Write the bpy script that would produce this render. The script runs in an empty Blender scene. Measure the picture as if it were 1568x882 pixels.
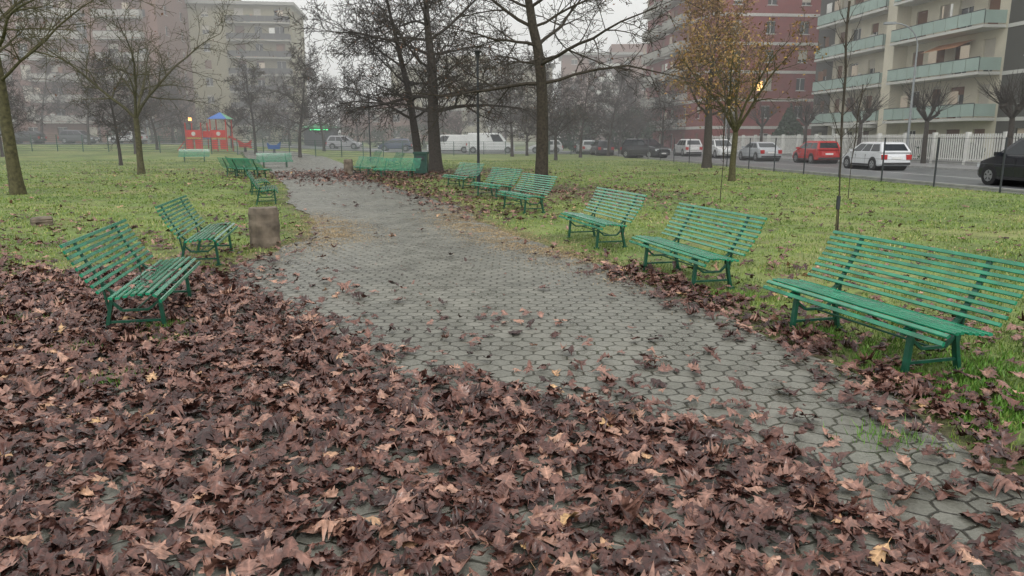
import bpy, math, random
import numpy as np
from mathutils import Vector, Matrix
R=random.Random(7); N=np.random.default_rng(7)
scn=bpy.context.scene
def ss(a,b,t):
    t=np.clip((np.asarray(t,float)-a)/(b-a),0,1); return t*t*(3-2*t)
def gz(x,y):
    return 1.1*ss(35,90,y)*ss(5,40,-np.asarray(x,float))
def gzf(x,y): return float(gz(x,y))
LY=[-6,3,6,8,10,12.5,15.5,19.6,24.8,33.6,45.6,62,75]
LX=[-3.0,-3.05,-3.1,-3.3,-3.5,-3.3,-4.0,-5.8,-7.3,-10.5,-14.9,-22,-28]
RY=[-6,3,5,6.2,8.6,11.3,14.9,18.1,23.3,30.8,39.2,51.8,64,75]
RX=[2.45,2.4,2.3,2.05,1.4,.46,-.78,-1.34,-3.3,-6.0,-8.4,-11.9,-16,-22]
def xl(y): return np.interp(y,LY,LX)
def xr(y): return np.interp(y,RY,RX)
def vn(x,y,s=1.0,p=0.0):
    x=np.asarray(x)*s+p; y=np.asarray(y)*s+p*1.7
    return (np.sin(x*1.3+1.7*np.sin(y*.9))+np.sin(y*1.7+1.3*np.sin(x*1.1+2))+np.sin((x+y)*.8+p)+np.sin((x-y)*2.3+1))*.25

# ---------------- materials
def nm(name):
    m=bpy.data.materials.new(name); m.use_nodes=True
    nt=m.node_tree; b=nt.nodes['Principled BSDF']; return m,nt,b
def ramp(nt,stops):
    r=nt.nodes.new('ShaderNodeValToRGB'); e=r.color_ramp.elements
    while len(e)<len(stops): e.new(.5)
    for i,(p,c) in enumerate(stops):
        e[i].position=p; e[i].color=(*c,1)
    return r
def M(name,c,rough=.6,var=.25,scale=6,bump=0,metal=0,emit=0,spec=.5,coat=0):
    m,nt,b=nm(name)
    tc=nt.nodes.new('ShaderNodeTexCoord'); no=nt.nodes.new('ShaderNodeTexNoise')
    no.inputs['Scale'].default_value=scale; no.inputs['Detail'].default_value=6
    nt.links.new(tc.outputs['Object'],no.inputs['Vector'])
    r=ramp(nt,[(.3,[v*(1-var) for v in c]),(.7,[min(1,v*(1+var*.7)) for v in c])])
    nt.links.new(no.outputs['Fac'],r.inputs['Fac']); nt.links.new(r.outputs['Color'],b.inputs['Base Color'])
    b.inputs['Roughness'].default_value=rough; b.inputs['Metallic'].default_value=metal
    b.inputs['Specular IOR Level'].default_value=spec; b.inputs['Coat Weight'].default_value=coat; b.inputs['Coat Roughness'].default_value=.12
    if bump:
        bu=nt.nodes.new('ShaderNodeBump'); bu.inputs['Strength'].default_value=bump; bu.inputs['Distance'].default_value=.02
        nt.links.new(no.outputs['Fac'],bu.inputs['Height']); nt.links.new(bu.outputs['Normal'],b.inputs['Normal'])
    if emit:
        b.inputs['Emission Color'].default_value=(*c,1); b.inputs['Emission Strength'].default_value=emit
    return m
def attrmat(name,stops,rough,noise=.3,nscale=30,rib=False,bump=0):
    m,nt,b=nm(name)
    a=nt.nodes.new('ShaderNodeAttribute'); a.attribute_name='rnd'
    r=ramp(nt,stops); nt.links.new(a.outputs['Fac'],r.inputs['Fac'])
    g=nt.nodes.new('ShaderNodeNewGeometry'); no=nt.nodes.new('ShaderNodeTexNoise'); no.inputs['Scale'].default_value=nscale
    nt.links.new(g.outputs['Position'],no.inputs['Vector'])
    mr=nt.nodes.new('ShaderNodeMapRange'); mr.inputs[1].default_value=.3; mr.inputs[2].default_value=.7
    mr.inputs[3].default_value=1-noise; mr.inputs[4].default_value=1+noise
    nt.links.new(no.outputs['Fac'],mr.inputs[0])
    mx=nt.nodes.new('ShaderNodeVectorMath'); mx.operation='SCALE'
    nt.links.new(r.outputs['Color'],mx.inputs[0]); nt.links.new(mr.outputs[0],mx.inputs['Scale'])
    out=mx.outputs[0]
    if rib:
        a2=nt.nodes.new('ShaderNodeAttribute'); a2.attribute_name='rib'
        p=nt.nodes.new('ShaderNodeMath'); p.operation='POWER'; p.inputs[1].default_value=9
        nt.links.new(a2.outputs['Fac'],p.inputs[0])
        s=nt.nodes.new('ShaderNodeMath'); s.operation='MULTIPLY_ADD'; s.inputs[1].default_value=.6; s.inputs[2].default_value=1
        nt.links.new(p.outputs[0],s.inputs[0])
        m2=nt.nodes.new('ShaderNodeVectorMath'); m2.operation='SCALE'
        nt.links.new(out,m2.inputs[0]); nt.links.new(s.outputs[0],m2.inputs['Scale']); out=m2.outputs[0]
        mr2=nt.nodes.new('ShaderNodeMapRange'); mr2.inputs[1].default_value=.35; mr2.inputs[2].default_value=.65
        mr2.inputs[3].default_value=rough-.12; mr2.inputs[4].default_value=rough+.25
        nt.links.new(no.outputs['Fac'],mr2.inputs[0]); nt.links.new(mr2.outputs[0],b.inputs['Roughness'])
    else: b.inputs['Roughness'].default_value=rough
    if bump:
        bu=nt.nodes.new('ShaderNodeBump'); bu.inputs['Strength'].default_value=bump; bu.inputs['Distance'].default_value=.006
        nt.links.new(no.outputs['Fac'],bu.inputs['Height']); nt.links.new(bu.outputs['Normal'],b.inputs['Normal'])
    nt.links.new(out,b.inputs['Base Color'])
    return m

# ---------------- mesh helpers
def mesh_np(name,V,F,mats,attrs=None,midx=None,smooth=False):
    F=np.asarray(F,dtype=np.int32); k=F.shape[1]
    me=bpy.data.meshes.new(name)
    me.vertices.add(len(V)); me.vertices.foreach_set('co',np.asarray(V,dtype=np.float32).ravel())
    me.loops.add(F.size); me.loops.foreach_set('vertex_index',F.ravel())
    me.polygons.add(len(F)); me.polygons.foreach_set('loop_start',np.arange(len(F),dtype=np.int32)*k)
    me.polygons.foreach_set('loop_total',np.full(len(F),k,dtype=np.int32))
    if midx is not None: me.polygons.foreach_set('material_index',np.asarray(midx,dtype=np.int32))
    me.polygons.foreach_set('use_smooth',np.full(len(F),smooth))
    for m in mats: me.materials.append(m)
    for n,v in (attrs or {}).items():
        a=me.attributes.new(n,'FLOAT','POINT'); a.data.foreach_set('value',np.asarray(v,dtype=np.float32))
    me.update(calc_edges=True); me.validate()
    return me
def put(name,me,loc=(0,0,0),rz=0,s=1.0):
    o=bpy.data.objects.new(name,me); scn.collection.objects.link(o)
    o.location=loc; o.rotation_euler=(0,0,rz); o.scale=(s,s,s) if not isinstance(s,tuple) else s
    return o
class MB:
    def __init__(s): s.v=[];s.f=[];s.m=[];s.mats=[];s.T=Matrix.Identity(4)
    def mi(s,m):
        if m not in s.mats: s.mats.append(m)
        return s.mats.index(m)
    def poly(s,pts,faces,m):
        b=len(s.v); i=s.mi(m)
        for p in pts: s.v.append(tuple(s.T@Vector(p)))
        for f in faces: s.f.append([b+q for q in f]); s.m.append(i)
    def box(s,x0,x1,y0,y1,z0,z1,m):
        if x1-x0<1e-4 or y1-y0<1e-4 or z1-z0<1e-4: return
        s.poly([(x0,y0,z0),(x1,y0,z0),(x1,y1,z0),(x0,y1,z0),(x0,y0,z1),(x1,y0,z1),(x1,y1,z1),(x0,y1,z1)],
          [(0,3,2,1),(4,5,6,7),(0,1,5,4),(1,2,6,5),(2,3,7,6),(3,0,4,7)],m)
    def bar(s,p0,p1,w,t,m,side=(1,0,0)):
        p0=Vector(p0);p1=Vector(p1);d=(p1-p0).normalized();sd=Vector(side);sd=(sd-d*sd.dot(d)).normalized();n=d.cross(sd)
        a=sd*w/2;b=n*t/2
        P=[p+q for p in(p0,p1) for q in(-a-b,a-b,a+b,-a+b)]
        s.poly(P,[(0,3,2,1),(4,5,6,7),(0,1,5,4),(1,2,6,5),(2,3,7,6),(3,0,4,7)],m)
    def cyl(s,p0,p1,r0,m,r1=None,n=12):
        r1=r0 if r1 is None else r1
        p0=Vector(p0);p1=Vector(p1);d=(p1-p0).normalized()
        u=d.cross(Vector((1,0,0)) if abs(d.x)<.9 else Vector((0,1,0))).normalized();v=d.cross(u)
        P=[];
        for p,r in((p0,r0),(p1,r1)):
            for i in range(n):
                a=2*math.pi*i/n; P.append(p+(u*math.cos(a)+v*math.sin(a))*r)
        s.poly(P,[(i,(i+1)%n,n+(i+1)%n,n+i) for i in range(n)]+[tuple(range(n))[::-1],tuple(range(n,2*n))],m)
    def mesh(s,name,smooth=False):
        me=bpy.data.meshes.new(name); me.from_pydata(s.v,[],s.f)
        for m in s.mats: me.materials.append(m)
        me.polygons.foreach_set('material_index',s.m)
        if smooth: me.polygons.foreach_set('use_smooth',[True]*len(s.f))
        me.update(); return me

# ---------------- world / light / camera
w=bpy.data.worlds.new("World"); scn.world=w; w.use_nodes=True; nt=w.node_tree
bg=nt.nodes['Background']; sky=nt.nodes.new('ShaderNodeTexSky'); sky.sky_type='NISHITA'; sky.sun_disc=False
sky.sun_elevation=math.radians(52); sky.sun_rotation=math.radians(200); sky.air_density=1; sky.dust_density=5
hs=nt.nodes.new('ShaderNodeHueSaturation'); hs.inputs['Saturation'].default_value=.1
nt.links.new(sky.outputs[0],hs.inputs['Color'])
mxw=nt.nodes.new('ShaderNodeMix'); mxw.data_type='RGBA'; mxw.inputs['Factor'].default_value=.7
mxw.inputs['B'].default_value=(9.9,9.95,9.7,1); nt.links.new(hs.outputs[0],mxw.inputs['A'])
nt.links.new(mxw.outputs['Result'],bg.inputs['Color']); bg.inputs['Strength'].default_value=.148
sl=bpy.data.lights.new('sun','SUN'); sl.energy=1.1; sl.angle=math.radians(20); sl.color=(1,.97,.93)
so=bpy.data.objects.new('sun',sl); scn.collection.objects.link(so); so.rotation_euler=(math.radians(38),0,math.radians(20))
cam=bpy.data.cameras.new('camera'); co=bpy.data.objects.new('camera',cam); scn.collection.objects.link(co)
cam.lens=26; cam.sensor_width=36; cam.clip_end=2000; co.location=(0,0,1.65); co.rotation_euler=(math.radians(90-11.4),0,0)
scn.camera=co
scn.view_settings.view_transform='Standard'; scn.view_settings.look='None'; scn.view_settings.exposure=0

# fog bank
m=bpy.data.materials.new('fog'); m.use_nodes=True; nt=m.node_tree; nt.nodes.clear()
o=nt.nodes.new('ShaderNodeOutputMaterial'); vs=nt.nodes.new('ShaderNodeVolumeScatter'); vs.inputs['Density'].default_value=.0040
vs.inputs['Color'].default_value=(.99,.99,1,1); nt.links.new(vs.outputs[0],o.inputs['Volume'])
b=MB(); b.box(-200,200,30,270,-3,40,m); put('fog_bank',b.mesh('fog_bank'))

# ---------------- ground
def axis(a,b,dense0,dense1,st,big):
    p=list(np.arange(dense0,dense1,st)); x=dense1; s=st
    while x<b: p.append(x); s=min(s*1.25,big); x+=s
    p.append(b); x=dense0; s=st
    while x>a: s=min(s*1.25,big); x-=s; p.append(max(x,a))
    return np.unique(np.array(p))
gx=axis(-500,500,-8,6,.2,20); gy=axis(-60,800,1,16,.2,20)
GX,GY=np.meshgrid(gx,gy); V=np.stack([GX,GY,gz(GX,GY)],-1)
inp=(GX>xl(GY)+.03)&(GX<xr(GY)-.03)
bump=.02*vn(GX,GY,1.2)*(np.hypot(GX,GY)<40)
ed0=np.minimum(np.abs(GX-xl(GY)),np.abs(GX-xr(GY)))
V[...,2]+=np.where(inp,-.03,np.maximum(bump-.012,-.03)*ss(.1,.8,ed0))
nx,ny=len(gx),len(gy); ii=np.arange(nx*ny).reshape(ny,nx)
F=np.stack([ii[:-1,:-1],ii[:-1,1:],ii[1:,1:],ii[1:,:-1]],-1).reshape(-1,4)
edge=ed0
soil=ss(.7,.1,edge)*.6*(GY<45)
soil=np.maximum(soil,ss(9.5,6.5,GY+.4*vn(GX,GY,1.5))*ss(-2,-3,GX))
soil=np.maximum(soil,.6*ss(15,9,GY)*ss(-3.5,-5,GX)*(.5+.5*vn(GX,GY,1.1,4)))
soil=np.maximum(soil,.7*np.exp(-((GX-.5)**2/9+(GY-25)**2/16)))
soil=np.maximum(soil,.7*np.exp(-((GX+3.9)**2/20+(GY-38)**2/25)))
m,nt,bs=nm('lawn')
g=nt.nodes.new('ShaderNodeNewGeometry')
def noise(sc,det=8):
    n=nt.nodes.new('ShaderNodeTexNoise'); n.inputs['Scale'].default_value=sc; n.inputs['Detail'].default_value=det
    nt.links.new(g.outputs['Position'],n.inputs['Vector']); return n
n1=noise(.35);n2=noise(9);n3=noise(2.2)
r1=ramp(nt,[(.3,(.085,.14,.03)),(.5,(.155,.215,.05)),(.7,(.25,.25,.09))]); nt.links.new(n1.outputs['Fac'],r1.inputs['Fac'])
r2=ramp(nt,[(.3,(.045,.032,.022)),(.7,(.12,.085,.055))]); nt.links.new(n2.outputs['Fac'],r2.inputs['Fac'])
at=nt.nodes.new('ShaderNodeAttribute'); at.attribute_name='soil'
ad=nt.nodes.new('ShaderNodeMath'); ad.operation='MULTIPLY_ADD'; ad.inputs[1].default_value=2.1; ad.inputs[2].default_value=-.92
nt.links.new(n3.outputs['Fac'],ad.inputs[0])
a2=nt.nodes.new('ShaderNodeMath'); a2.operation='ADD'; a2.use_clamp=True
nt.links.new(at.outputs['Fac'],a2.inputs[0]); nt.links.new(ad.outputs[0],a2.inputs[1])
mx=nt.nodes.new('ShaderNodeMix'); mx.data_type='RGBA'
nt.links.new(a2.outputs[0],mx.inputs['Factor']); nt.links.new(r1.outputs[0],mx.inputs['A']); nt.links.new(r2.outputs[0],mx.inputs['B'])
n4=noise(30); mr=nt.nodes.new('ShaderNodeMapRange'); mr.inputs[1].default_value=.3; mr.inputs[2].default_value=.7; mr.inputs[3].default_value=.6; mr.inputs[4].default_value=1.3
nt.links.new(n4.outputs['Fac'],mr.inputs[0]); sc=nt.nodes.new('ShaderNodeVectorMath'); sc.operation='SCALE'
nt.links.new(mx.outputs['Result'],sc.inputs[0]); nt.links.new(mr.outputs[0],sc.inputs['Scale']); nt.links.new(sc.outputs[0],bs.inputs['Base Color'])
bs.inputs['Roughness'].default_value=.85
bu=nt.nodes.new('ShaderNodeBump'); bu.inputs['Strength'].default_value=.6; bu.inputs['Distance'].default_value=.03
nt.links.new(n2.outputs['Fac'],bu.inputs['Height']); nt.links.new(bu.outputs[0],bs.inputs['Normal'])
put('ground',mesh_np('ground',V.reshape(-1,3),F,[m],{'soil':soil.ravel()},smooth=True))

# ---------------- paved path
m,nt,bs=nm('hexagonal_pavers')
g=nt.nodes.new('ShaderNodeNewGeometry')
def vm(op,a,bb=None):
    n=nt.nodes.new('ShaderNodeVectorMath'); n.operation=op
    for i,q in enumerate((a,bb)):
        if q is None: continue
        if isinstance(q,tuple): n.inputs[i].default_value=q
        else: nt.links.new(q,n.inputs[i])
    return n
def ma(op,*a,clamp=False):
    n=nt.nodes.new('ShaderNodeMath'); n.operation=op; n.use_clamp=clamp
    for i,q in enumerate(a):
        if isinstance(q,(int,float)): n.inputs[i].default_value=q
        else: nt.links.new(q,n.inputs[i])
    return n.outputs[0]
S=1/.168
no=noise(5.0,3); dis=vm('MULTIPLY',vm('SUBTRACT',no.outputs['Color'],(.5,.5,.5)).outputs[0],(.5,.5,0)).outputs[0]
P=vm('MULTIPLY',g.outputs['Position'],(S,S*1.12,0)).outputs[0]
P=vm('ADD',P,(600,866.0254*.6,0)).outputs[0]; P=vm('ADD',P,dis).outputs[0]
h=(.5,.8660254,0); rr=(1,1.7320508,1)
A=vm('SUBTRACT',vm('MODULO',P,rr).outputs[0],h).outputs[0]
B=vm('SUBTRACT',vm('MODULO',vm('SUBTRACT',P,h).outputs[0],rr).outputs[0],h).outputs[0]
da=vm('DOT_PRODUCT',A,A).outputs['Value']; db=vm('DOT_PRODUCT',B,B).outputs['Value']
lt=ma('LESS_THAN',da,db)
mx=nt.nodes.new('ShaderNodeMix'); mx.data_type='VECTOR'; nt.links.new(lt,mx.inputs['Factor'])
nt.links.new(B,mx.inputs[4]); nt.links.new(A,mx.inputs[5]); GV=mx.outputs[1]
ab=vm('ABSOLUTE',GV).outputs[0]; sx=nt.nodes.new('ShaderNodeSeparateXYZ'); nt.links.new(ab,sx.inputs[0])
hd=ma('MAXIMUM',sx.outputs[0],ma('ADD',ma('MULTIPLY',sx.outputs[0],.5),ma('MULTIPLY',sx.outputs[1],.8660254)))
ed=ma('SUBTRACT',.5,hd)
n5=noise(22,4)
ed2=ma('ADD',ed,ma('MULTIPLY',ma('SUBTRACT',n5.outputs['Fac'],.5),.13))
mr=nt.nodes.new('ShaderNodeMapRange'); mr.interpolation_type='SMOOTHSTEP'; mr.inputs[1].default_value=0; mr.inputs[2].default_value=.075
nt.links.new(ed2,mr.inputs[0])
ID=vm('SUBTRACT',P,GV).outputs[0]; wn=nt.nodes.new('ShaderNodeTexWhiteNoise'); wn.noise_dimensions='3D'
nt.links.new(vm('SNAP',vm('ADD',ID,(.01,.01,0)).outputs[0],(.25,.25,1)).outputs[0],wn.inputs['Vector'])
n6=noise(.5,6); n7=noise(60,4); n8=noise(2.5,6)
f=ma('ADD',ma('MULTIPLY',wn.outputs['Value'],.14),ma('ADD',ma('MULTIPLY',n6.outputs['Fac'],.5),ma('ADD',ma('MULTIPLY',n7.outputs['Fac'],.4),ma('MULTIPLY',n8.outputs['Fac'],.4))))
rp=ramp(nt,[(.42,(.065,.063,.05)),(.70,(.15,.148,.125)),(.98,(.24,.232,.20))]); nt.links.new(f,rp.inputs['Fac'])
rj=ramp(nt,[(.4,(.022,.020,.014)),(.6,(.045,.047,.026))]); nt.links.new(n6.outputs['Fac'],rj.inputs['Fac'])
mc=nt.nodes.new('ShaderNodeMix'); mc.data_type='RGBA'; nt.links.new(mr.outputs[0],mc.inputs['Factor'])
nt.links.new(rj.outputs[0],mc.inputs['A']); nt.links.new(rp.outputs[0],mc.inputs['B']); nt.links.new(mc.outputs['Result'],bs.inputs['Base Color'])
rg=nt.nodes.new('ShaderNodeMapRange'); rg.inputs[1].default_value=.38; rg.inputs[2].default_value=.62; rg.inputs[3].default_value=.24; rg.inputs[4].default_value=.55
nt.links.new(n8.outputs['Fac'],rg.inputs[0]); nt.links.new(rg.outputs[0],bs.inputs['Roughness'])
bu=nt.nodes.new('ShaderNodeBump'); bu.inputs['Strength'].default_value=.9; bu.inputs['Distance'].default_value=.012
nt.links.new(ma('ADD',mr.outputs[0],ma('ADD',ma('MULTIPLY',n7.outputs['Fac'],.45),ma('MULTIPLY',wn.outputs['Value'],.4))),bu.inputs['Height']); nt.links.new(bu.outputs[0],bs.inputs['Normal'])
ys=np.concatenate([np.arange(-6,20,.25),np.arange(20,75,.8)]); K=9
V=[];
for y in ys:
    a,c=float(xl(y))-.13,float(xr(y))+.13; a+=.05*math.sin(y*3.1)+.03*math.sin(y*7); c+=.05*math.sin(y*2.7+1)
    for k in range(K):
        x=a+(c-a)*k/(K-1); V.append((x,y,gzf(x,y)+.006))
ii=np.arange(len(V)).reshape(-1,K); F=np.stack([ii[:-1,:-1],ii[:-1,1:],ii[1:,1:],ii[1:,:-1]],-1).reshape(-1,4)
put('paved_path',mesh_np('paved_path',V,F,[m]))

# ---------------- road, kerbs, sidewalk
asph=M('asphalt',(.12,.125,.13),.4,.25,.8); kerbm=M('kerb_stone',(.3,.3,.29),.7,.2,3); walk=M('sidewalk_asphalt',(.2,.2,.2),.7,.2,1); paint=M('road_paint',(.6,.6,.58),.6,.2,4)
def strip(name,a0,a1,z,mt,y0=-20,y1=104):
    b=MB(); ys=list(np.arange(y0,y1,4.))
    for i in range(len(ys)-1):
        q=[(a0-.1*(ys[i]-45),ys[i]),(a1-.1*(ys[i]-45),ys[i]),(a1-.1*(ys[i+1]-45),ys[i+1]),(a0-.1*(ys[i+1]-45),ys[i+1])]
        b.poly([(x,y,z+gzf(x,y)) for x,y in q],[(0,1,2,3)],mt)
    return put(name,b.mesh(name))
strip('street',13.4,23,.012,asph)
strip('road_marking',18.1,18.22,.017,paint)
b=MB()
for a,c in((13.25,13.4),(23,23.15)):
    for y in np.arange(-20,100,1.0):
        x0=a-.1*(y-45);x1=c-.1*(y-45)
        b.T=Matrix.Translation((x0,y,gzf(x0,y)))@Matrix.Rotation(.0997,4,'Z'); b.box(0,.15,0,.99,-.05,.13,kerbm)
put('kerb',b.mesh('kerb'))
strip('sidewalk',23.15,27,.12,walk)
b=MB()
xs=list(np.arange(-120,60,4.))
for y0,y1,z,mt in((84,104,.03,asph),(104,107,.14,walk)):
    for i in range(len(xs)-1):
        q=[(xs[i],y0),(xs[i+1],y0),(xs[i+1],y1),(xs[i],y1)]
        b.poly([(x,y,z+gzf(x,y)) for x,y in q],[(0,1,2,3)],mt)
put('cross_street',b.mesh('cross_street'))

# ---------------- fallen leaves
ST=[(0,.02,0),(.07,.08,0),(.17,.24,.07),(.24,.16,0),(.33,.27,.03),(.41,.40,.12),(.46,.18,0),(.55,.30,.03),(.63,.42,.13),(.68,.16,0),(.77,.22,.04),(.84,.26,.11),(.88,.09,0),(1,.01,0)]
def leafvar(rs):
    sp=[];L=[];Rr=[];wj=rs.uniform(.75,1.1)
    cu,cv,fo=rs.normal(0,.5),rs.normal(0,.4),rs.normal(.1,.22); ph=rs.uniform(0,6)
    def z(x,y): return cu*x*x*2+cv*(y-.5)**2+fo*abs(x)+.055*math.sin(y*9+ph+x*5)
    for (y,wd,tip) in ST:
        sp.append((0,y-.5,z(0,y)))
        a=wd*wj*rs.uniform(.8,1.2); c=wd*wj*rs.uniform(.8,1.2)
        L.append((-a,y-.5+tip*rs.uniform(.5,1.3),z(-a,y)+rs.normal(0,.03))); Rr.append((c,y-.5+tip*rs.uniform(.5,1.3),z(c,y)+rs.normal(0,.03)))
    n=len(ST); v=sp+L+Rr+[(-.01,-.5,z(0,0)),(.01,-.5,z(0,0)),(.03,-.74,.02),(.018,-.74,.02)]
    f=[]
    for i in range(n-1):
        f.append((i,i+1,n+i+1,n+i)); f.append((i+1,i,2*n+i,2*n+i+1))
    f.append((3*n,3*n+1,3*n+2,3*n+3))
    rib=[1]*n+[0]*(2*n)+[1]*4
    return np.array(v),np.array(f),np.array(rib,float)
leafm=attrmat('oak_leaves',[(0,(.025,.011,.010)),(.26,(.065,.027,.022)),(.5,(.130,.060,.046)),(.74,(.24,.130,.100)),(.92,(.36,.205,.145)),(1,(.46,.29,.13))],.28,.42,40,rib=True,bump=.5)
BXs=[-12,-5,-3.6,-3.1,-2.6,-1.78,-.8,.26,1.16,1.5,1.7,2.0]; BYs=[9.3,8.9,8.7,8.1,7.3,6.2,4.8,4.3,3.9,3.4,2.9,2.2]
def dens(x,y):
    nz=vn(x,y,2.2,3)
    d=ss(.65,-.4,y+.55*nz-np.interp(x,BXs,BYs))
    d=np.where(x>2.1,0,d)
    far=np.exp(-np.clip(y-np.interp(x,BXs,BYs),0,None)/1.2)*.15
    d=np.maximum(d,far*(x<2.2)*(1+nz))
    d=np.maximum(d,.36*ss(18,8,y)*ss(-3.3,-4.2,x)*(.6+.8*nz))
    e=x-xr(y); st=np.exp(-((e-.28)/.38)**2)*ss(12,9,y)*(.62+.4*vn(x,y,3,1))
    d=np.maximum(d,st); d=np.maximum(d,.5*ss(5.0,3.0,y+.6*nz)*ss(1.8,2.4,x))
    d=np.maximum(d,.13*ss(13,5,y)*(1+nz)*(e>0))
    e2=x-xl(y); d=np.maximum(d,.40*np.exp(-((e2+.1)/.5)**2)*ss(14,8,y))
    return np.clip(np.maximum(d,.004),0,1)
def scatter(area,rho,fn):
    x0,x1,y0,y1=area; n=int((x1-x0)*(y1-y0)*rho)
    x=N.uniform(x0,x1,n);y=N.uniform(y0,y1,n); k=N.random(n)<fn(x,y); return x[k],y[k]
def build_leaves(name,x,y,size,zr,tilt,nv=22,mat=leafm):
    Vs=[];Fs=[];rn=[];rb=[];base=0; n=len(x); kv=N.integers(0,nv,n); rs=np.random.default_rng(5)
    for k in range(nv):
        v,f,rib=leafvar(rs); idx=np.where(kv==k)[0]; q=len(idx)
        if q==0: continue
        s=size(x[idx],y[idx]); ty=N.uniform(0,2*np.pi,q); tx=N.normal(0,tilt,q)+(N.random(q)<.06)*N.uniform(-.9,.9,q); t2=N.normal(0,tilt,q)
        flip=np.where(N.random(q)<.4,-1,1)
        P=v[None]*s[:,None,None]; P[:,:,2]*=flip[:,None]; P[:,:,0]*=N.uniform(.7,1.1,q)[:,None]
        c,sn=np.cos(tx)[:,None],np.sin(tx)[:,None]
        X,Y,Z=P[...,0],P[...,1],P[...,2]; Y,Z=Y*c-Z*sn,Y*sn+Z*c
        c,sn=np.cos(t2)[:,None],np.sin(t2)[:,None]; X,Z=X*c-Z*sn,X*sn+Z*c
        c,sn=np.cos(ty)[:,None],np.sin(ty)[:,None]; X,Y=X*c-Y*sn,X*sn+Y*c
        zb=gz(x[idx],y[idx])+N.uniform(zr[0],zr[1],q)+.3*s*np.abs(np.sin(tx))
        Z=Z-np.minimum(Z.min(1),0)[:,None]*.6
        P=np.stack([X+x[idx][:,None],Y+y[idx][:,None],Z+zb[:,None]],-1)
        Vs.append(P.reshape(-1,3)); Fs.append((f[None]+base+np.arange(q)[:,None,None]*len(v)).reshape(-1,4)); base+=q*len(v)
        r=N.beta(1.3,1.8,q); rn.append(np.repeat(r,len(v))); rb.append(np.tile(rib,q))
    V=np.concatenate(Vs); F=np.concatenate(Fs)
    return put(name,mesh_np(name,V,F,[mat],{'rnd':np.concatenate(rn),'rib':np.concatenate(rb)},smooth=True))
xa,ya=scatter((-8.5,4.8,1.2,9.5),370,dens)
xb,yb=scatter((-13,9,9.5,19),100,lambda x,y:dens(x,y)*(1.3)+.022*(x>xr(y)))
def dfar(x,y):
    d=.6*np.exp(-((x-(xr(y)+.6))/1.1)**2)*ss(13,17,y)*ss(40,34,y)
    d=np.maximum(d,.6*np.exp(-((x-1.8)/3)**2-((y-22.5)/3.5)**2)); d=np.maximum(d,.8*np.exp(-((x+6)/4.5)**2-((y-34)/5)**2))
    d=np.maximum(d,.5*np.exp(-((x+8.5)/4)**2-((y-36)/3)**2))
    return np.clip(d*(.7+.6*vn(x,y,2))+.018*((x<xl(y))|(x>xr(y))),0,1)
xc,yc=scatter((-22,12,15,42),75,dfar)
xd,yd=scatter((-3,2.4,2,13),4,lambda x,y:np.ones_like(x))
X=np.concatenate([xa,xb,xc,xd]);Y=np.concatenate([ya,yb,yc,yd])
deb=np.concatenate([np.ones(len(xa)+len(xb)+len(xc)),np.full(len(xd),.3)]); dd=dict(zip(map(float,X),deb))
build_leaves('fallen_leaves',X,Y,lambda x,y:N.uniform(.072,.155,len(x))*(1+.012*np.clip(y-10,0,30))*np.array([dd[float(q)] for q in x]),(.006,.04),.19)
def onb(cx,cy,fx,fy,n,dy):
    u=N.uniform(-.85,.85,n); v=N.uniform(-.22,dy,n); return cx+(-fy)*u-fx*v, cy+fx*u-fy*v
ax,ay=onb(-3.46,6.9,.97,.24,9,.08); a2x,a2y=onb(-4.3,10.3,.97,.23,3,.08)
build_leaves('leaves_on_bench',np.concatenate([ax,a2x]),np.concatenate([ay,a2y]),lambda x,y:N.uniform(.08,.13,len(x)),(.395,.41),.08,nv=6)

# ---------------- grass blades
grm=attrmat('grass_blades',[(0,(.06,.115,.022)),(.4,(.135,.21,.042)),(.72,(.225,.295,.065)),(.9,(.35,.36,.12)),(1,(.45,.37,.2))],.5,.3,2)
def blades(name,x,y,hh,ww,mat,rnd,z0=-.01,lie=.8):
    n=len(x); a=N.uniform(0,2*np.pi,n); l=N.uniform(0,1,n)*hh*lie; b=N.uniform(0,2*np.pi,n); z=gz(x,y)+z0
    p0=np.stack([x-np.cos(a)*ww,y-np.sin(a)*ww,z],-1);p1=np.stack([x+np.cos(a)*ww,y+np.sin(a)*ww,z],-1)
    p2=np.stack([x+np.cos(b)*l,y+np.sin(b)*l,z+hh],-1)
    V=np.stack([p0,p1,p2],1).reshape(-1,3); F=np.arange(3*n).reshape(-1,3)
    put(name,mesh_np(name,V,F,[mat],{'rnd':np.repeat(rnd,3)}))
n=480000; r=np.exp(N.uniform(np.log(3.2),np.log(60),n)); th=N.uniform(-.78,.78,n); x=r*np.sin(th); y=r*np.cos(th)
e=np.minimum(np.abs(x-xl(y)),np.abs(x-xr(y))); ins=(x>xl(y)+.06*vn(x,y,4))&(x<xr(y)-.06*vn(x,y,4))
cl=vn(x,y,2.5,2); cl2=vn(x,y,.7,5); cl3=vn(x,y,6,1)
p=np.clip(.55+.5*cl+.35*cl2+.4*cl3,0.03,1)*ss(0,.6,e+.3*cl)
nearL=ss(9.5,7,y)*ss(-2.4,-3.2,x); p=p*(1-nearL)+nearL*np.clip(cl-.38,0,1)*1.4
p=p*(1-.85*np.exp(-((x-1)/3)**2-((y-23)/3)**2)); p=np.where(x>13.2-.1*(y-45),0,p)
k=(~ins)&(N.random(n)<p); x,y,r=x[k],y[k],r[k]
blades('grass',x,y,N.uniform(.014,.045,len(x))*(1+.008*r)*(1+.5*vn(x,y,3,7)),(.0022+.0006*r)*N.uniform(.6,1.4,len(x)),grm,np.clip(N.beta(2,2.2,len(x))+.25*vn(x,y,.5)+.18*vn(x,y,2,9),0,1))
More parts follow.
